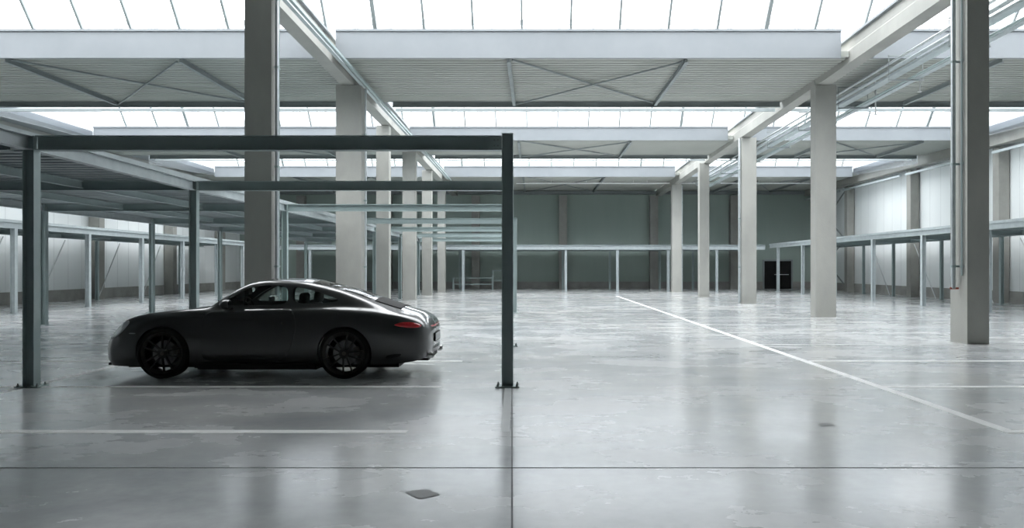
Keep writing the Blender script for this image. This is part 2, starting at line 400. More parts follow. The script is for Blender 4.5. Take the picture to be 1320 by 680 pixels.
for k in range(4):
    t = MB().sweep([(-.3,0),(.3,0),(.3,.34),(.2,.42),(.2,.8),(-.2,.8),(-.2,.42),(-.3,.34)], (-20.5, yy[k]+.01, 6.75), (-20.5, yy[k+1]-.01, 6.70)).build('wall_girder', M['concrete'], loc=(-20.45, yy[k], 6.7), bevel=.01)
    tag(t, 'pale concrete girder on top of the left wall columns, %s span from the camera' % ORD[k], 'girder', 'wall girders on the left')
for k, x in enumerate((-16.5, -10.4, -4.2, 1.95, 8.35, 14.0)):
    o = MB().box(x-.28, x+.28, YB-.55, YB-.02, 0, 6.55).build('wall_column', M['wallcol'], loc=(x, YB-.3, 0), bevel=.015)
    tag(o, 'dark concrete column against the back wall, %s from the left' % ORD[k], 'column', 'wall columns at the back')
# door opening in the back wall
d = empty('door_1', (17.15, YB-.1, 0)); tag(d, kind='structure')
o = MB().box(16.2, 18.1, YB-.12, YB-.07, 0, 1.95).build('dark_opening_sheet', M['dark'], d); o.location = -d.location  # near-black sheet, its colour standing in for the dark inside the opening
o = MB().box(16.1, 16.2, YB-.16, YB-.06, 0, 2.05).box(18.1, 18.2, YB-.16, YB-.06, 0, 2.05).box(16.2, 18.1, YB-.16, YB-.06, 1.95, 2.05).build('door_frame', M['purlin'], d); o.location = -d.location
o = MB().bar((16.9, YB-.2, 1.0), (17.9, YB-.2, 1.0), .04, .04).build('push_bar', M['pipe'], d); o.location = -d.location
# X bracing on the right wall near the back corner
for lo, hi, nm in ((.5, 3.3, 'lower'), (3.4, 6.3, 'upper')):
    br = empty('wall_brace', (19.3, 51.5, lo)); tag(br, 'steel cross brace on the right wall in the back corner, %s pair' % nm, 'cross brace')
    for a, b_ in ((lo, hi), (hi, lo)):
        o = MB().bar((19.3 if a == lo else 19.42, 48.6, a), (19.3 if a == lo else 19.42, 54.4, b_), .03, .10).build('strut', M['purlin'], br); o.location = -br.location

# ------------------------------------------------------------------ steel posts and beams
def post(x, y, h, label, group, w=.14, mat='steel', plate=True, name='steel_post', rot=False):
    t = empty(name, (x, y, 0)); tag(t, label, 'steel post', group)
    MB().hsec((0, 0, .015 if plate else 0), (0, 0, h), w*.96, w, t=.009, tf=.012, up=(1, 0, 0) if not rot else (0, 1, 0)).build('shaft', M[mat], t)
    if plate:
        MB().box(-w*1.05, w*1.05, -w*.8, w*.8, 0, .015).build('base_plate', M[mat], t, bevel=.002)
        if y < 15:
            for sx in (-1, 1):
                for sy in (-1, 1):
                    MB().lathe([(.0005, 0), (.017, 0), (.017, .014), (.009, .014), (.009, .036), (.0005, .036)], 8, 'Z', (sx*w*.85, sy*w*.55, .015)).build('anchor_bolt', M['purlin'], t)
    MB().box(-w/2, w/2, -w/2, w/2, h, h+.012).build('cap_plate', M[mat], t)
    return t
def beam(p, q, w, h, label, group, mat='steel', cat='steel beam', name='steel_beam'):
    c = (Vector(p)+Vector(q))/2
    o = MB().hsec(p, q, w, h).build(name, M[mat], loc=c)
    return tag(o, label, cat, group)

FR = [9.61, 14.6, 19.9, 25.5, 31.0, 36.8, 42.6]
FN = ['nearest', 'second', 'third', 'fourth', 'fifth', 'sixth', 'seventh']
ZT = 3.10; BH = .18
XA, XM = -12.6, -6.42
for i, y in enumerate(FR):
    post(XM+(.18 if i == 0 else 0), y, ZT-.014, 'dark steel post at the right deck edge under the %s cross beam' % FN[i], 'posts along the deck edge')
    xr = -.343 if i == 0 else (-.033 if i < 3 else -.0265)*y
    if i < 5:
        h = ZT+.015 if i == 0 else ZT
        post(xr, y, h, 'dark grey steel post carrying the right end of the %s cross beam' % FN[i], 'posts at the right end of the cross beams', w=.14)
    xl = XM+.08+(.18 if i == 0 else 0); 
    x1 = xr-.075 if i < 5 else xr
    b = beam((xl, y, ZT-BH/2), (x1, y, ZT-BH/2), .12, BH, '%s dark steel cross beam spanning the open frame above the car row' % FN[i], 'cross beams of the open frame')
    # end plates with bolts
    if i == 0:
        mb = MB(); mb.box(x1-.16, x1-.004, y-.072, y-.06, ZT-BH+.02, ZT-.02)
        o = mb.build('end_plate', M['steel'], b); o.location = -b.location
        mb = MB()
        for zz in (ZT-.06, ZT-.13):
            for xx in (x1-.04, x1-.085): mb.tube((xx, y-.072, zz), (xx, y-.088, zz), .011, 6)
        o = mb.build('bolt', M['purlin'], b); o.location = -b.location
# sheeted deck to the left
YS = [4.6] + FR + [48.0]
for i, y in enumerate(YS[:-1]):
    if i == 0: nm = 'off'
    xl, xr = XA+.08, XM-.08
    if i >= 1:
        beam((xl, y, ZT-BH/2), (xr, y, ZT-BH/2), .12, BH, '%s dark steel beam crossing under the sheeted deck' % FN[i-1], 'cross beams under the sheeted deck')
    if i >= 3:
        post(XA, y, ZT-.014, 'grey steel post under the far left edge of the sheeted deck, at its %s beam' % FN[i-1], 'posts along the far deck edge')
    yn = YS[i+1]
    for x, nm, hh in ((XM, 'right edge', BH), (-8.5, 'underside right of centre', .14), (-10.55, 'underside left of centre', .14), (XA, 'far left edge', BH)):
        y0 = y + (.07 if i else 0); y1 = yn-.07
        if x == XM and i <= 1:
            pass
        lab = 'steel beam running back along the %s of the sheeted deck, %s' % (nm, 'in front of the nearest cross beam' if i == 0 else 'behind the %s cross beam' % FN[i-1])
        if i == 0 and x < -9: continue
        xx = x+(.16 if (x == XM and i == 0) else 0)
        xx0 = x + (.18 if (x == XM and i in (1,)) else (.16 if (x == XM and i == 0) else 0)); xx1 = x + (.18 if (x == XM and i == 0) else 0)
        beam((xx0, y0, ZT-hh/2-(0 if hh == BH else .002)), (xx1, y1, ZT-hh/2-(0 if hh == BH else .002)), .12 if hh == BH else .08, hh, lab, 'lengthwise deck beams', mat='steel_light' if x in (XM, XA) else 'steel')
dk = corrugated('deck_sheet', XA-.05, XM+.03, 4.6, 48.0, ZT+.002, M['deck'], pitch=.3, dep=.06, thick=.02)
MB().box(XM-.02, XM+.05, 4.6, 48.0, ZT+.006, ZT+.085).build('edge_trim', M['steel_light'], dk)
MB().box(XA-.07, XA+.0, 4.6, 48.0, ZT+.006, ZT+.085).build('edge_trim', M['steel_light'], dk)
tag(dk, 'corrugated grey steel deck sheeting on beams left of the car', 'deck')

# galleries along the walls
def gallery(nm, xf, xb, yf, yb_, ya, ye, zt=2.92, cols='steel_light'):
    s = 1 if xb < xf else -1
    for k, y in enumerate(yf):
        post(xf, y, zt-.2-.012, 'grey steel post on the aisle side of the %s gallery, %s from the camera' % (nm, ORD[k]), 'aisle-side posts of the %s gallery' % nm, w=.15, mat=cols, name='gallery_post')
    for k, y in enumerate(yb_):
        post(xb, y, zt-.2-.012, 'grey steel post on the wall side of the %s gallery, %s from the camera' % (nm, ORD[k]), 'wall-side posts of the %s gallery' % nm, w=.13, mat='steel', name='gallery_post')
    for x, q, m in ((xf, 'aisle-side', cols), (xb, 'wall-side', 'steel')):
        beam((x, ya, zt-.1), (x, ye, zt-.1), .14, .20, 'long %s steel edge beam of the %s gallery' % (q, nm), None, mat=m)
    for k, y in enumerate(yf):
        beam((min(xf, xb)+.08, y, zt-.11), (max(xf, xb)-.08, y, zt-.11), .10, .16, 'steel cross beam under the %s gallery deck, %s from the camera' % (nm, ORD[k]), 'cross beams of the %s gallery' % nm)
    o = corrugated('gallery_deck', min(xf, xb)-.02, max(xf, xb)+.02, ya, ye, zt+.002, M['deck'], pitch=.3, dep=.05, thick=.02)
    for xx in (xf, xb): MB().box(xx-.04, xx+.04, ya, ye, zt+.001, zt+.075).build('edge_trim', M[cols], o)
    tag(o, 'corrugated steel deck of the %s gallery beside the white wall' % nm, 'deck')
lf = [24.7, 28.8, 32.7, 36.5, 40.4, 44.0]; lb = [27.2, 31.1, 35.5, 39.6, 43.8]
gallery('left', -16.6, -20.05-.0, [20.7]+lf, lb, 18.5, 46.9)
rf = [25.5, 29.8, 34.2, 38.6, 43.2, 47.6]; rb = [27.3, 31.2, 35.8, 40.6, 44.3]
gallery('right', 14.9, 18.75, rf, rb, 20.5, 49.3)
# slim diagonal braces behind the left gallery posts
for k in range(len(lb)-1):
    o = MB().bar((-20.3, lb[k]+.5, .02), (-20.3, lb[k]+2.4, 2.66), .035, .035).build('gallery_brace', M['seam'], loc=(-20.3, lb[k], .5))
    tag(o, 'slim slanting brace against the left wall, %s from the camera' % ORD[k], 'brace', 'braces of the left gallery')
for k in range(len(rb)-1):
    o = MB().bar((19.0, rb[k]+1.0, .02), (19.0, rb[k]+3.1, 2.66), .035, .035).build('gallery_brace', M['seam'], loc=(19.0, rb[k], .5))
    tag(o, 'slim slanting brace against the right wall, %s from the camera' % ORD[k], 'brace', 'braces of the right gallery')
# back gallery
zt = 2.86; yF, yK = 49.6, 53.6
px = [-14.4, -11.2, -7.9, -4.6, 1.95, 5.25, 8.5, 11.6]
for k, x in enumerate(px):
    post(x, yF, zt-.24, 'grey steel post on the open side of the back gallery, %s from the left' % ORD[k], 'front posts of the back gallery', w=.16, mat='steel_light', name='gallery_post', plate=False)
for k, x in enumerate([-15.5, -12, -8.6, -5.2, 1.9, 5.15, 8.6, 10.9]):
    post(x, yK, zt-.24, 'thin steel post on the wall side of the back gallery, %s from the left' % ORD[k], 'rear posts of the back gallery', w=.14, mat='steel', name='gallery_post', plate=False)
beam((-16.4, yF, zt-.11), (14.7, yF, zt-.11), .16, .24, 'long front edge beam of the back gallery', None, mat='steel_light')
beam((-16.4, yK, zt-.11), (14.7, yK, zt-.11), .16, .24, 'long rear beam of the back gallery before the green wall', None)
o = corrugated('gallery_deck', -16.4, 14.7, yF-.02, yK+.02, zt+.012, M['deck'], pitch=.3, dep=.05, thick=.02)
tag(o, 'corrugated steel deck of the back gallery', 'deck')
# low guard rail in front of the back wall
g = empty('guard_rail', (-3.9, 53.0, 0)); tag(g, 'low steel guard rail with gate frame before the back wall', 'guard rail')
for args in (((-5.6, 53.0, .78), (-2.9, 53.0, .78)), ((-2.9, 53.0, 1.28), (-1.6, 53.0, 1.28)), ((-2.9, 53.0, .62), (-1.6, 53.0, .62)), ((-5.6, 53, .35), (-2.9, 53, .35))):
    o = MB().bar(*args, .05, .07).build('rail', M['steel'], g); o.location = -g.location
for x, h in ((-5.6, .80), (-2.9, 1.32), (-1.6, 1.32)):
    o = MB().bar((x, 53.0, 0), (x, 53.0, h), .10, .10, up=(0, 1, 0)).build('post', M['steel'], g); o.location = -g.location

# ------------------------------------------------------------------ services
def downpipe(x, y, z0, z1, r, label, brackets=(1.5, 3.5, 5.5), cap=False, cat='pipe', mat='pipe', tox=.12):
    t = empty('downpipe', (x, y, z0)); tag(t, label, cat)
    MB().tube((0, 0, 0), (0, 0, z1-z0), r, 16).build('pipe', M[mat], t, smooth=40)
    for b in brackets:
        if z0 < b < z1:
            MB().lathe([(r, -.02), (r+.012, -.02), (r+.012, .02), (r, .02)], 16, 'Z', (0, 0, b-z0)).box(0, tox, -.012, .012, b-z0-.02, b-z0+.02).build('bracket', M['steel'], t)
    if cap: MB().tube((-.06, 0, .01), (.1, 0, .01), r*.5, 10).build('outlet', M['rust'], t); 
    return t
downpipe(8.19, 15.2, 1.06, 7.05, .042, 'silver downpipe on the left face of the nearest right-hand column', cap=True)
downpipe(8.275, 15.05, 1.32, 7.05, .018, 'thin dark conduit beside the silver downpipe on the nearest right-hand column', mat='steel', tox=.03)
downpipe(-5.20, 15.6, 0.02, 6.95, .038, 'silver downpipe on the right face of the nearest left-hand column', tox=-.05)
downpipe(-5.21, 15.75, 0.02, 6.95, .02, 'thin conduit behind the silver pipe on the nearest left-hand column', mat='steel', tox=-.05)
downpipe(8.42, 32.0, 0.02, 6.8, .05, 'light downpipe on the left face of the third right-hand column', tox=.07)
downpipe(9.06, 47.9, 0.02, 6.55, .045, 'light downpipe on the right side of the farthest right-hand column', tox=-.05)
downpipe(-5.14, 23.5, 0.05, 6.9, .035, 'light downpipe on the right side of the second left-hand column', tox=-.06)
# pipes and cable trays in the right-hand bay
def run(x, z, r, label, cat='pipe', mat='pipe', y0=11, y1=46.5, sl=-.0125, tray=0):
    z1 = z + sl*(y1-y0)
    if tray:
        w = tray
        t = empty('cable_tray', (x, y0, z)); tag(t, label, cat)
        mb = MB(); c = Vector((x, y0, z))
        mb.bar((0,0,0), (0,y1-y0,z1-z), w, .008); mb.build('tray_bed', M[mat], t)
        for s in (-1, 1): MB().bar((s*w/2,0,.03), (s*w/2,y1-y0,z1-z+.03), .006, .06).build('side_rail', M[mat], t)
        for j in range(4):
            MB().tube((-w/2+.03+.045*j, 0, .022), (-w/2+.03+.045*j, y1-y0, z1-z+.022), .014, 8).build('cable', M['steel'], t)
    else:
        o = MB().tube((x, y0, z), (x, y1, z1), r, 12).build('service_pipe', M[mat], smooth=40, loc=(x, y0, z)); tag(o, label, cat)
run(9.42, 7.02, .035, 'uppermost thin service pipe beside the right-hand girder')
run(9.60, 6.93, .05, 'second service pipe down in the bundle right of the girder', mat='steel_light')
run(9.78, 6.80, 0, 'wide metal cable tray below the pipes in the right bay', 'cable tray', 'steel_light', tray=.26)
run(9.98, 6.63, .03, 'lowest thin conduit below the cable tray in the right bay', mat='steel')
run(10.12, 6.60, 0, 'narrow cable tray at the outer side of the pipe bundle', 'cable tray', 'steel_light', tray=.16)
k = 0
for y in (17.5, 20.5, 23.9, 27.5, 31.2, 35, 39, 43):
    zc = -.0125*(y-11)
    h = empty('pipe_hanger', (9.8, y, 6.55+zc)); tag(h, 'steel trapeze hanger of the pipe bundle, %s from the camera' % ORD[k], 'hanger', 'hangers of the pipe bundle'); k += 1
    for x in (9.34, 10.24):
        MB().tube((x-9.8, 0, 0), (x-9.8, 0, .62), .008, 6).build('rod', M['purlin'], h)
    MB().box(-.47, .47, -.02, .02, -.02, .015).build('crossbar', M['purlin'], h)
    MB().box(-.47, .47, -.02, .02, .62, .65).build('top_bar', M['purlin'], h)
# two small vertical droppers with heads near the bundle
for k, (x, y, z0, z1, nm) in enumerate(((10.35, 23.6, 6.15, 7.165, 'nearer'), (11.2, 22.6, 6.62, 7.165, 'farther right'))):
    t = empty('sprinkler_dropper', (x, y, z0)); tag(t, 'short white vertical sprinkler dropper, the %s of two by the pipe bundle' % nm, 'sprinkler')
    MB().tube((0,0,0), (0,0,z1-z0), .022, 10).build('pipe', M['whitepipe'], t)
    MB().lathe([(0.001,-.03),(.06,-.03),(.06,-.015),(0.001,-.01)], 12, 'Z').build('sprinkler_head', M['whitepipe'], t)
for x0, x1, hs, nm in ((-1.2, 8.42, (1.0, 3.2, 6.15, 7.0), 'middle'), (8.94, 18.6, (10.5, 14.0), 'right')):
    t = empty('sprinkler_main', (x0, 48.6, 6.77)); tag(t, 'long thin white sprinkler pipe crossing below the farthest ceiling strip, %s bay' % nm, 'pipe')
    MB().tube((0, 0, 0), (x1-x0, 0, 0), .045, 12).build('pipe', M['whitepipe'], t, smooth=40)
    for x in hs: MB().tube((x-x0, 0, .03), (x-x0, 0, .20), .012, 6).build('hanger_rod', M['whitepipe'], t)

# ------------------------------------------------------------------ the car
def paint():
    m, nt, b = newmat('dark_metallic_paint'); N = nt.nodes; L = nt.links
    b.inputs['Base Color'].default_value = (.022,.0225,.024,1); b.inputs['Metallic'].default_value = .35
    b.inputs['Roughness'].default_value = .34; b.inputs['Coat Weight'].default_value = 1; b.inputs['Coat Roughness'].default_value = .04
    n = N.new('ShaderNodeTexNoise'); n.inputs['Scale'].default_value = 900
    r = N.new('ShaderNodeValToRGB'); r.color_ramp.elements[0].color = (.030,.0305,.032,1); r.color_ramp.elements[1].color = (.05,.051,.053,1)
    L.new(n.outputs['Fac'], r.inputs[0]); L.new(r.outputs[0], b.inputs['Base Color'])
    return m
M['paint'] = paint()
M['rubber'] = noisy('tyre_rubber', (.010,.010,.010), (.018,.018,.018), 30, .75, spec=.2)
M['rim'] = noisy('satin_black_alloy', (.035,.034,.032), (.05,.048,.045), 20, .32, metal=.7)
M['disc'] = noisy('brake_disc_steel', (.22,.22,.22), (.32,.32,.32), 30, .35, metal=.9)
M['caliper'] = noisy('caliper_paint', (.10,.09,.08), (.14,.12,.10), 30, .4)
M['blacktrim'] = noisy('black_trim', (.010,.010,.011), (.016,.016,.017), 30, .6, spec=.2)
M['interior'] = noisy('interior_leather', (.012,.012,.012), (.022,.022,.022), 20, .6, spec=.3)
M['chrome'] = noisy('polished_metal', (.6,.6,.6), (.7,.7,.7), 20, .12, metal=1)
def glassmat(name, tint, fac=.12):
    m, nt, b = newmat(name); N = nt.nodes; L = nt.links; N.remove(b)
    t = N.new('ShaderNodeBsdfTransparent'); t.inputs[0].default_value = (*tint, 1)
    g = N.new('ShaderNodeBsdfGlossy'); g.inputs['Roughness'].default_value = .01; g.inputs[0].default_value = (.9,.9,.9,1)
    fr = N.new('ShaderNodeFresnel'); fr.inputs[0].default_value = 1.5
    geo = N.new('ShaderNodeNewGeometry')
    mx = N.new('ShaderNodeMixShader'); L.new(fr.outputs[0], mx.inputs[0]); L.new(t.outputs[0], mx.inputs[1]); L.new(g.outputs[0], mx.inputs[2])
    L.new(mx.outputs[0], N['Material Output'].inputs[0]); return m
M['glass'] = glassmat('tinted_car_glass', (.62,.68,.66))
M['lamp_glass'] = noisy('headlamp_lens', (.45,.47,.48), (.55,.57,.58), 10, .08, metal=.3, spec=.8)
M['red'] = noisy('red_lamp_lens', (.55,.02,.03), (.7,.03,.04), 40, .12, spec=.7)
M['plate'] = noisy('number_plate', (.45,.46,.46), (.55,.56,.56), 10, .4)

K = [ # u, P1..P7 (w, z), P8 z
 (0.00,(.24,.24),(.33,.29),(.37,.36),(.36,.42),(.32,.455),(.24,.475),(.12,.485),.49),
 (0.05,(.50,.17),(.57,.23),(.60,.35),(.57,.445),(.51,.495),(.40,.52),(.2,.535),.54),
 (0.18,(.66,.15),(.72,.23),(.745,.38),(.72,.52),(.65,.60),(.52,.615),(.26,.62),.625),
 (0.28,(.70,.15),(.76,.25),(.79,.43),(.76,.60),(.69,.69),(.54,.67),(.27,.665),.668),
 (0.38,(.73,.15),(.79,.26),(.825,.46),(.80,.665),(.72,.77),(.55,.735),(.28,.725),.725),
 (0.62,(.76,.15),(.84,.28),(.868,.52),(.84,.75),(.73,.845),(.55,.80),(.28,.79),.79),
 (0.92,(.76,.15),(.85,.28),(.886,.56),(.85,.80),(.73,.888),(.55,.85),(.28,.845),.845),
 (1.22,(.76,.15),(.84,.28),(.872,.55),(.845,.82),(.74,.912),(.56,.89),(.28,.89),.89),
 (1.42,(.77,.15),(.83,.25),(.862,.50),(.84,.83),(.75,.92),(.60,.930),(.3,.942),.948),
 (1.60,(.77,.15),(.83,.25),(.858,.50),(.84,.83),(.76,.925),(.64,1.03),(.34,1.065),1.075),
 (1.80,(.77,.15),(.83,.25),(.856,.50),(.84,.835),(.762,.93),(.59,1.155),(.32,1.20),1.215),
 (2.00,(.77,.15),(.83,.25),(.856,.50),(.84,.84),(.765,.935),(.56,1.232),(.31,1.28),1.295),
 (2.24,(.77,.15),(.83,.25),(.857,.50),(.842,.845),(.765,.945),(.545,1.258),(.3,1.308),1.322),
 (2.63,(0.77,0.15),(0.832,0.25),(0.864,0.5),(0.848,0.855),(0.765,0.955),(0.555,1.245),(0.3,1.3),1.318),
 (2.89,(0.77,0.15),(0.84,0.26),(0.876,0.52),(0.862,0.865),(0.76,0.96),(0.565,1.205),(0.3,1.258),1.278),
 (3.16,(0.76,0.16),(0.85,0.27),(0.895,0.56),(0.882,0.87),(0.745,0.965),(0.58,1.148),(0.3,1.197),1.218),
 (3.33,(0.76,0.16),(0.85,0.28),(0.904,0.57),(0.89,0.865),(0.735,0.958),(0.588,1.1),(0.3,1.148),1.168),
 (3.68,(0.75,0.17),(0.84,0.28),(0.9,0.57),(0.88,0.84),(0.74,0.925),(0.6,0.985),(0.3,1.026),1.042),
 (3.86,(0.75,0.175),(0.83,0.28),(0.89,0.56),(0.868,0.82),(0.755,0.887),(0.6,0.927),(0.3,0.964),0.978),
 (4.06,(.73,.19),(.81,.29),(.868,.56),(.84,.785),(.74,.845),(.55,.872),(.3,.90),.912),
 (4.27,(.68,.22),(.76,.33),(.80,.54),(.765,.72),(.67,.78),(.5,.81),(.27,.832),.842),
 (4.39,(.58,.26),(.66,.36),(.69,.53),(.66,.665),(.58,.71),(.44,.73),(.24,.742),.75),
 (4.44,(.46,.30),(.53,.38),(.55,.50),(.52,.60),(.46,.63),(.34,.645),(.18,.65),.655),
]
US = [k[0] for k in K]
def hermite(xs, vs, x):
    n = len(xs)
    if x <= xs[0]: return vs[0]
    if x >= xs[-1]: return vs[-1]
    i = 0
    while xs[i+1] < x: i += 1
    def slope(j):
        if j == 0: return (vs[1]-vs[0])/(xs[1]-xs[0])
        if j == n-1: return (vs[-1]-vs[-2])/(xs[-1]-xs[-2])
        a = (vs[j]-vs[j-1])/(xs[j]-xs[j-1]); b = (vs[j+1]-vs[j])/(xs[j+1]-xs[j])
        if a*b <= 0: return 0
        return 2*a*b/(a+b)
    h = xs[i+1]-xs[i]; t = (x-xs[i])/h; m0, m1 = slope(i)*h, slope(i+1)*h
    return (2*t**3-3*t*t+1)*vs[i]+(t**3-2*t*t+t)*m0+(-2*t**3+3*t*t)*vs[i+1]+(t**3-t*t)*m1
def keys(u):
    pts = []
    for j in range(1, 8):
        pts.append((hermite(US, [k[j][0] for k in K], u), hermite(US, [k[j][1] for k in K], u)))
    zt = hermite(US, [k[8] for k in K], u)
    return pts, zt
NS = 6
def section(u):
    """half section from bottom centre to top centre"""
    pts, zt = keys(u)
    P = [(0, pts[0][1])] + pts + [(0, zt)]
    out = [P[0], (P[1][0]*.5, P[1][1]), P[1]]
    ext = P + [(-P[-2][0], P[-2][1])]
    for i in range(1, len(P)-1):
        p0 = (P[i][0], P[i][1]-.06) if i == 1 else P[i-1]
        p1, p2, p3 = P[i], P[i+1], ext[i+2]
        for s in range(1, NS+1):
            t = s/NS
            # centripetal-ish: uniform Catmull-Rom with tension
            T = .42
            f = lambda a, b, c, d: (2*t**3-3*t*t+1)*b+(t**3-2*t*t+t)*T*(c-a)+(-2*t**3+3*t*t)*c+(t**3-t*t)*T*(d-b)
            out.append((max(0, f(p0[0], p1[0], p2[0], p3[0])), f(p0[1], p1[1], p2[1], p3[1])))
    return out
def loft(secs, name, mat):
    """secs: list of (u, half section) -> closed mesh object"""
    bm = bmesh.new(); rings = []
    for u, s in secs:
        full = s + [(-a, b) for a, b in s[-2:0:-1]]
        rings.append([bm.verts.new((u, -a, b)) for a, b in full])
    n = len(rings[0])
    for i in range(len(rings)-1):
        for k in range(n): bm.faces.new((rings[i][k], rings[i][(k+1) % n], rings[i+1][(k+1) % n], rings[i+1][k]))
    for ring, rev in ((rings[0], True), (rings[-1], False)):
        cc = sum((v.co for v in ring), Vector())/n
        inner = [bm.verts.new(cc + (v.co-cc)*.55 + Vector((-.012 if rev else .012, 0, 0))) for v in ring]
        for k in range(n): bm.faces.new((ring[k], ring[(k+1) % n], inner[(k+1) % n], inner[k]))
        bm.faces.new(inner)
    bmesh.ops.recalc_face_normals(bm, faces=bm.faces)
    me = bpy.data.meshes.new(name); bm.to_mesh(me); bm.free(); me.materials.append(mat)
    o = bpy.data.objects.new(name, me); C.objects.link(o); return o
def sideY(u, z):
    s = section(u); best = None
    for i in range(3, len(s)-1):
        a, b = s[i], s[i+1]
        if (a[1]-z)*(b[1]-z) <= 0 and abs(a[1]-b[1]) > 1e-9:
            t = (z-a[1])/(b[1]-a[1]); w = a[0]+t*(b[0]-a[0])
            if best is None or w > best: best = w
    return best if best is not None else s[8][0]
def topZ(u, w):
    w = abs(w); s = section(u); best = -1
    for i in range(12, len(s)-1):
        a, b = s[i], s[i+1]
        if (a[0]-w)*(b[0]-w) <= 0 and abs(a[0]-b[0]) > 1e-9:
            t = (w-a[0])/(b[0]-a[0]); best = max(best, a[1]+t*(b[1]-a[1]))
    return best if best > 0 else s[-1][1]
def bez(poly, closed=True, n=5):
    """rounded polygon by Chaikin"""
    for _ in range(2):
        out = []
        m = len(poly)
        for i in range(m):
            a, b = poly[i], poly[(i+1) % m]
            out += [(a[0]*.8+b[0]*.2, a[1]*.8+b[1]*.2), (a[0]*.2+b[0]*.8, a[1]*.2+b[1]*.8)]
        poly = out
    return poly
car = empty('sports_car', (-5.87+2.2, 11.15, 0))
tag(car, 'dark grey metallic two-door sports coupe with black wheels, facing left in its marked bay', 'car')
OFF = -2.2
def patch2d(poly, fn, name, mat, parent, cuts=3, thick=.004):
    bm = bmesh.new(); vs = [bm.verts.new((p[0], 0, p[1])) for p in poly]; bm.faces.new(vs)
    bmesh.ops.triangulate(bm, faces=bm.faces)
    for _ in range(cuts):
        bmesh.ops.subdivide_edges(bm, edges=[e for e in bm.edges if e.calc_length() > .045], cuts=1)
        bmesh.ops.triangulate(bm, faces=bm.faces)
    for v in bm.verts: v.co = fn(v.co.x, v.co.z)
    bmesh.ops.recalc_face_normals(bm, faces=bm.faces)
    me = bpy.data.meshes.new(name); bm.to_mesh(me); bm.free(); me.shade_smooth(); me.materials.append(mat)
    o = bpy.data.objects.new(name, me); C.objects.link(o); o.parent = parent
    if thick:
        so = o.modifiers.new('s', 'SOLIDIFY'); so.thickness = thick; so.offset = 0
    return o
# body shell: outer loft minus cabin, windows and wheel wells
us = []
for i in range(len(US)-1):
    n = max(2, int((US[i+1]-US[i])/.035))
    us += [US[i]+(US[i+1]-US[i])*j/n for j in range(n)]
us.append(US[-1])
body = loft([(u, section(u)) for u in us], 'body', M['paint'])
def shrink(u):
    pts, zt = keys(u)
    q = [(0, .30), (.62, .30), (.72, .36), (.76, .60), (.75, .80)]
    q += [(pts[4][0]-.045, pts[4][1]-.01), (pts[5][0]-.035, pts[5][1]-.035), (pts[6][0]-.02, pts[6][1]-.035), (0, zt-.035)]
    return q
cut_cabin = loft([(1.50+.05*i, shrink(1.50+.05*i)) for i in range(37)], 'c0', M['interior'])
def prism(pts, axis, a, b, mat):
    bm = bmesh.new()
    f = (lambda p, t: (p[0], t, p[1])) if axis == 'Y' else (lambda p, t: (p[0], p[1], t))
    A = [bm.verts.new(f(p, a)) for p in pts]; B = [bm.verts.new(f(p, b)) for p in pts]; n = len(pts)
    bm.faces.new(A); bm.faces.new(B[::-1])
    for i in range(n): bm.faces.new((A[i], A[(i+1) % n], B[(i+1) % n], B[i]))
    bmesh.ops.recalc_face_normals(bm, faces=bm.faces)
    me = bpy.data.meshes.new('c'); bm.to_mesh(me); bm.free(); me.materials.append(mat)
    o = bpy.data.objects.new('c', me); C.objects.link(o); return o
WIN1 = bez([(1.60,.965), (1.80,1.105), (1.985,1.205), (2.20,1.232), (2.50,1.228), (2.56,.985), (2.2,.968)])
WIN2 = bez([(2.62,.988), (2.58,1.222), (2.80,1.180), (3.02,1.115), (3.24,1.035), (3.10,1.0)])
circ = lambda cx, r, n=40: [(cx+r*math.cos(2*PI*i/n), .337+r*math.sin(2*PI*i/n)) for i in range(n)]
UW = (.92, 3.335)
cutters = [cut_cabin, prism(WIN1, 'Y', -1.2, 1.2, M['blacktrim']), prism(WIN2, 'Y', -1.2, 1.2, M['blacktrim']),
           prism([(1.50,-.60),(1.50,.60),(1.93,.47),(1.93,-.47)], 'Z', .96, 1.6, M['blacktrim']),
           prism([(2.80,-.44),(2.80,.44),(3.60,.46),(3.60,-.46)], 'Z', 1.0, 1.6, M['blacktrim'])]
for u in UW:
    for s in (-1, 1):
        cutters.append(prism(circ(u, .360), 'Y', s*.60, s*1.2, M['blacktrim']))
for c in cutters:
    md = body.modifiers.new('b', 'BOOLEAN'); md.operation = 'DIFFERENCE'; md.object = c; md.solver = 'EXACT'
dg = bpy.context.evaluated_depsgraph_get()
me = bpy.data.meshes.new_from_object(body.evaluated_get(dg))
body.modifiers.clear(); body.data = me
me.shade_smooth(); me.set_sharp_from_angle(angle=math.radians(32))
for c in cutters: bpy.data.objects.remove(c)
body.parent = car; body.location = (OFF, 0, 0)
def addp(o): o.location = (OFF, 0, 0); return o
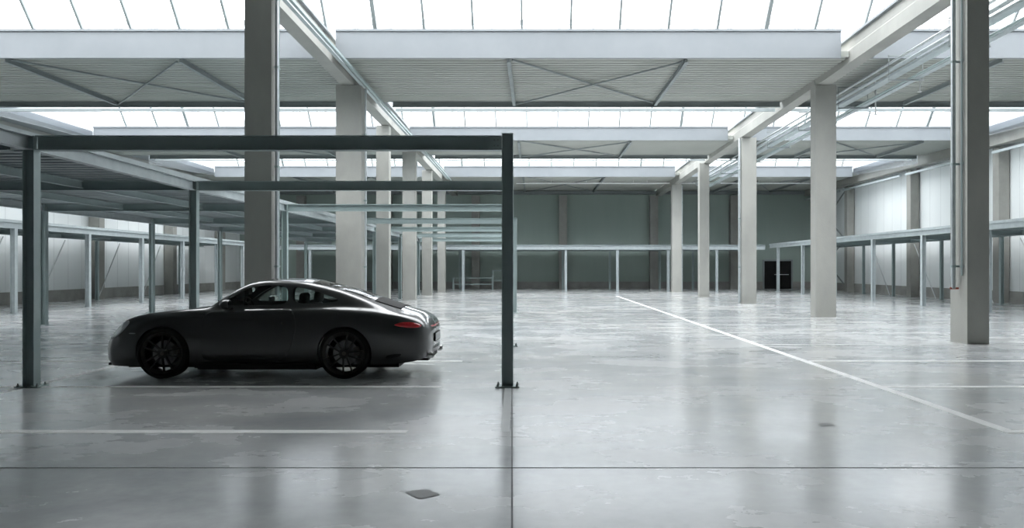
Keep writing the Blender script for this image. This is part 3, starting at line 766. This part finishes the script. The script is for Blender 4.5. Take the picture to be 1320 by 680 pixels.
for s in (-1, 1):
    fn = lambda u, z, s=s: Vector((u, s*(sideY(u, z)-.006), z))
    addp(patch2d(WIN1, fn, 'door_window', M['glass'], car, thick=0))
    addp(patch2d(WIN2, fn, 'quarter_window', M['glass'], car, thick=0))
    # door skin standing a hair proud of the body
    fo = lambda u, z, s=s: Vector((u, s*(sideY(u, z)+.0025), z))
    dpoly = [(1.44,.34),(1.46,.26),(1.55,.235),(2.45,.235),(2.58,.30),(2.66,.50),(2.70,.70),(2.66,.88),(2.60,.925),(2.2,.92),(1.60,.905),(1.46,.86),(1.43,.6)]
    door = addp(patch2d(bez(dpoly), fo, 'door', M['paint'], car, thick=.005))
    h = MB(); yy = s*(sideY(2.42,.735)+.012)
    h.bar((2.33, yy, .735), (2.51, yy, .742), .02, .022); o = h.build('door_handle', M['paint'], door, bevel=.005)
    # side marker lamp
    addp(patch2d(bez([(.47,.592),(.47,.608),(.565,.608),(.565,.594)]), fo, 'side_marker', M['lamp_glass'], car, cuts=1, thick=.006))
    # tail lamp wrapping the corner
    ft = lambda u, z, s=s: Vector((u+.002, s*(sideY(u, z)+.004), z))
    tl = addp(patch2d(bez([(3.98,.715),(4.10,.752),(4.24,.742),(4.34,.705),(4.33,.675),(4.22,.668),(4.08,.685)]), ft, 'tail_light', M['red'], car, thick=.008))
    # side vent behind the rear wheel
    addp(patch2d(bez([(3.86,.26),(3.90,.315),(4.10,.335),(4.05,.28)]), ft, 'bumper_vent', M['blacktrim'], car, thick=.004))
    # head lamp
    addp(patch2d(bez([(.15,.515),(.20,.585),(.30,.69),(.42,.775),(.47,.745),(.38,.63),(.26,.54)]), lambda u, z, s=s: Vector((u-.003, s*(sideY(u, z)+.005), z)), 'headlight', M['lamp_glass'], car, thick=.012))
    # mirror
    bm = bmesh.new(); bmesh.ops.create_uvsphere(bm, u_segments=24, v_segments=16, radius=1)
    bmesh.ops.scale(bm, vec=(.085,.115,.068), verts=bm.verts)
    for v in bm.verts:
        if v.co.x > .045: v.co.x = .045
    bmesh.ops.translate(bm, vec=(1.80, s*.925, .985), verts=bm.verts)
    me = bpy.data.meshes.new('wing_mirror'); bm.to_mesh(me); bm.free(); me.shade_smooth(); me.materials.append(M['paint'])
    mi = bpy.data.objects.new('wing_mirror', me); C.objects.link(mi); mi.parent = car; addp(mi)
    MB().bar((1.79, s*.76, .925), (1.80, s*.86, .955), .06, .025).build('mirror_arm', M['blacktrim'], mi)
    MB().box(1.846, 1.849, s*.925-.085, s*.925+.085, .945, 1.03).build('mirror_glass', M['chrome'], mi)
    # sill
    h = MB(); h.bar((1.34, s*.80, .165), (2.92, s*.80, .165), .08, .05); addp(h.build('side_sill', M['blacktrim'], car, bevel=.01))
fz = lambda u, w: Vector((u, w, topZ(u, w)-.004))
def grid_patch(u0, u1, w0, w1, name, mat, off=-.004, nu=14, nw=16, thick=0):
    bm = bmesh.new(); g = []
    for i in range(nu+1):
        u = u0+(u1-u0)*i/nu; wd = w0+(w1-w0)*i/nu
        g.append([bm.verts.new((u, -wd+2*wd*j/nw, topZ(u, -wd+2*wd*j/nw)+off)) for j in range(nw+1)])
    for i in range(nu):
        for j in range(nw): bm.faces.new((g[i][j], g[i][j+1], g[i+1][j+1], g[i+1][j]))
    bmesh.ops.recalc_face_normals(bm, faces=bm.faces)
    me = bpy.data.meshes.new(name); bm.to_mesh(me); bm.free(); me.shade_smooth(); me.materials.append(mat)
    o = bpy.data.objects.new(name, me); C.objects.link(o); o.parent = car; addp(o)
    if thick: so = o.modifiers.new('s', 'SOLIDIFY'); so.thickness = thick
    return o
grid_patch(1.49, 1.94, .605, .475, 'windscreen', M['glass'])
grid_patch(2.79, 3.61, .445, .465, 'rear_window', M['glass'])
grid_patch(3.66, 4.02, .46, .44, 'engine_lid_grille', M['blacktrim'], off=.006, thick=.006)
# wipers
for w0 in (-.15, .35):
    o = MB().bar((1.47, w0, .975), (1.55, w0-.42, 1.02), .012, .012).build('wiper', M['blacktrim'], car); addp(o)
# rear details
o = MB().box(4.415, 4.47, -.26, .26, .44, .56).build('plate_recess', M['blacktrim'], car, bevel=.006); addp(o)
o = MB().box(4.468, 4.476, -.25, .25, .45, .55).build('number_plate', M['plate'], car); addp(o)
pts = []
for i in range(21):
    w_ = -.55+1.1*i/20; pts.append((4.452-.075*(abs(w_)/.55)**2.5, w_, .665))
mb = MB()
for i in range(20): mb.bar(pts[i], pts[i+1], .02, .022)
o = mb.build('light_bar', M['red'], car); addp(o)
mb = MB()
for i in range(20):
    a, b_ = pts[i], pts[i+1]; mb.bar((a[0]+.005, a[1], .335), (b_[0]+.005, b_[1], .335), .05, .045)
o = mb.build('bumper_strip', M['paint'], car, smooth=40); addp(o)
o = MB().box(4.15, 4.40, -.5, .5, .20, .28).build('diffuser', M['blacktrim'], car, bevel=.02); addp(o)
for s in (-1, 1):
    for q in (.42, .54):
        mb = MB(); mb.lathe([(.030, 0), (.038, 0), (.038, .16), (.030, .16)], 20, 'X', (4.31, s*q, .275))
        o = mb.build('exhaust_tip', M['chrome'], car, smooth=50); addp(o)
o = MB().box(1.33, 2.93, -.72, .72, .105, .18).box(.30, 1.33, -.52, .52, .11, .19).box(2.93, 4.0, -.52, .52, .11, .19).build('underbody_shadow_blocker', M['blacktrim'], car, bevel=.02); addp(o)  # black boxes added under the body to deepen the shadow beneath the car
# front splitter and intake
o = MB().box(.04, .30, -.55, .55, .145, .175).build('front_splitter', M['blacktrim'], car, bevel=.008); addp(o)
o = MB().box(-.006, .06, -.30, .30, .23, .34).build('front_intake', M['blacktrim'], car, bevel=.008); addp(o)
# interior
def rounded(name, x0, x1, y0, y1, z0, z1, mat, parent, bev=.04, rot=0):
    mb = MB(); mb.box(x0, x1, y0, y1, z0, z1)
    bm = mb.bm
    bmesh.ops.bevel(bm, geom=list(bm.edges), offset=bev, segments=4, affect='EDGES', profile=.5)
    if rot: bmesh.ops.rotate(bm, cent=((x0+x1)/2, 0, z0), matrix=Matrix.Rotation(rot, 3, 'Y'), verts=bm.verts)
    o = mb.build(name, mat, parent, smooth=40); return o
for s in (-1, 1):
    st = rounded('seat', 2.02, 2.52, s*.36-.24, s*.36+.24, .32, .48, M['interior'], car, .06); addp(st)
    rounded('backrest', 2.44, 2.58, s*.36-.23, s*.36+.23, .42, .98, M['interior'], st, .06, .22)
    rounded('headrest', 2.60, 2.70, s*.36-.13, s*.36+.13, .96, 1.13, M['interior'], st, .045, .12)
o = rounded('dashboard', 1.50, 1.78, -.70, .70, .62, .90, M['interior'], car, .05); addp(o)
o = rounded('rear_shelf', 2.85, 3.28, -.62, .62, .50, .86, M['interior'], car, .06); addp(o)
mb = MB(); mb.lathe([(.170+.014*math.cos(a), .014*math.sin(a)) for a in [2*PI*k/8 for k in range(8)]], 32, 'X')
for a in (PI/2+.1, PI+PI/2*.4, -PI*.2): mb.bar((0, 0, 0), (0, .165*math.cos(a), -.165*abs(math.sin(a)) if a < 0 else .165*math.sin(a)*(-1)), .02, .03, up=(1, 0, 0))
mb.tube((-.02, 0, 0), (.02, 0, 0), .05, 16)
bmesh.ops.rotate(mb.bm, cent=(0,0,0), matrix=Matrix.Rotation(-.35, 3, 'Y'), verts=mb.bm.verts)
bmesh.ops.translate(mb.bm, vec=(1.92, -.37, .90), verts=mb.bm.verts)
o = mb.build('steering_wheel', M['blacktrim'], car, smooth=50); addp(o)
o = MB().tube((1.72, -.37, .80), (1.91, -.37, .895), .03).build('steering_column', M['blacktrim'], car); addp(o)
# wheels
def make_wheel(rr, s):
    """axis along Y, outer side towards s"""
    R = .337
    prof = [(rr+.002, -.10), (rr+.02, -.12), (R-.05, -.128), (R-.012, -.115), (R, -.09), (R, .09), (R-.012, .115), (R-.05, .128), (rr+.02, .12), (rr+.002, .10)]
    rim = MB()
    rim.lathe([(rr, -.11), (rr+.008, -.112), (rr+.008, .112), (rr, .11), (rr-.016, .10), (rr-.030, .05), (rr-.034, -.09)], 56, 'Y')
    for k in range(5):
        a0 = 2*PI*k/5 + PI/2
        for da in (-.17, .17):
            p = Vector((.035*math.cos(a0), s*.075, .035*math.sin(a0)))
            q = Vector(((rr-.015)*math.cos(a0+da*1.35), s*.098, (rr-.015)*math.sin(a0+da*1.35)))
            rim.bar(p+Vector((-.02*math.sin(a0)*(1 if da > 0 else -1), 0, .02*math.cos(a0)*(1 if da > 0 else -1))), q, .020, .030, up=(0, 1, 0))
    rim.lathe([(.001, s*.055), (.068, s*.055), (.070, s*.085), (.035, s*.096), (.001, s*.097)], 28, 'Y')
    w = rim.build('wheel', M['rim'], None, smooth=35)
    MB().lathe(prof, 64, 'Y').build('tyre', M['rubber'], w, smooth=50)
    MB().lathe([(.06, -.012), (.165, -.012), (.165, .012), (.06, .012)], 48, 'Y').build('brake_disc', M['disc'], w, smooth=40)
    MB().lathe([(.001, s*.094), (.026, s*.094), (.026, s*.103), (.001, s*.105)], 24, 'Y').build('centre_cap', M['caliper'], w, smooth=40)
    mb = MB()
    prev = None
    for j in range(6):
        a = .15 + .16*j
        p = (.155*math.cos(a), 0, .155*math.sin(a))
        if prev: mb.bar(prev, p, .07, .055, up=(0, 1, 0)) 
        prev = p
    mb.build('brake_caliper', M['caliper'], w)
    return w
for u, rr in zip(UW, (.268, .276)):
    for s in (-1, 1):
        wv = make_wheel(rr, s); wv.parent = car
        wv.location = (u+OFF, s*(.768 if u < 2 else .778), .337); wv.rotation_euler = (0, random.random()*.5+.1, 0)
print('objects', len(bpy.data.objects))
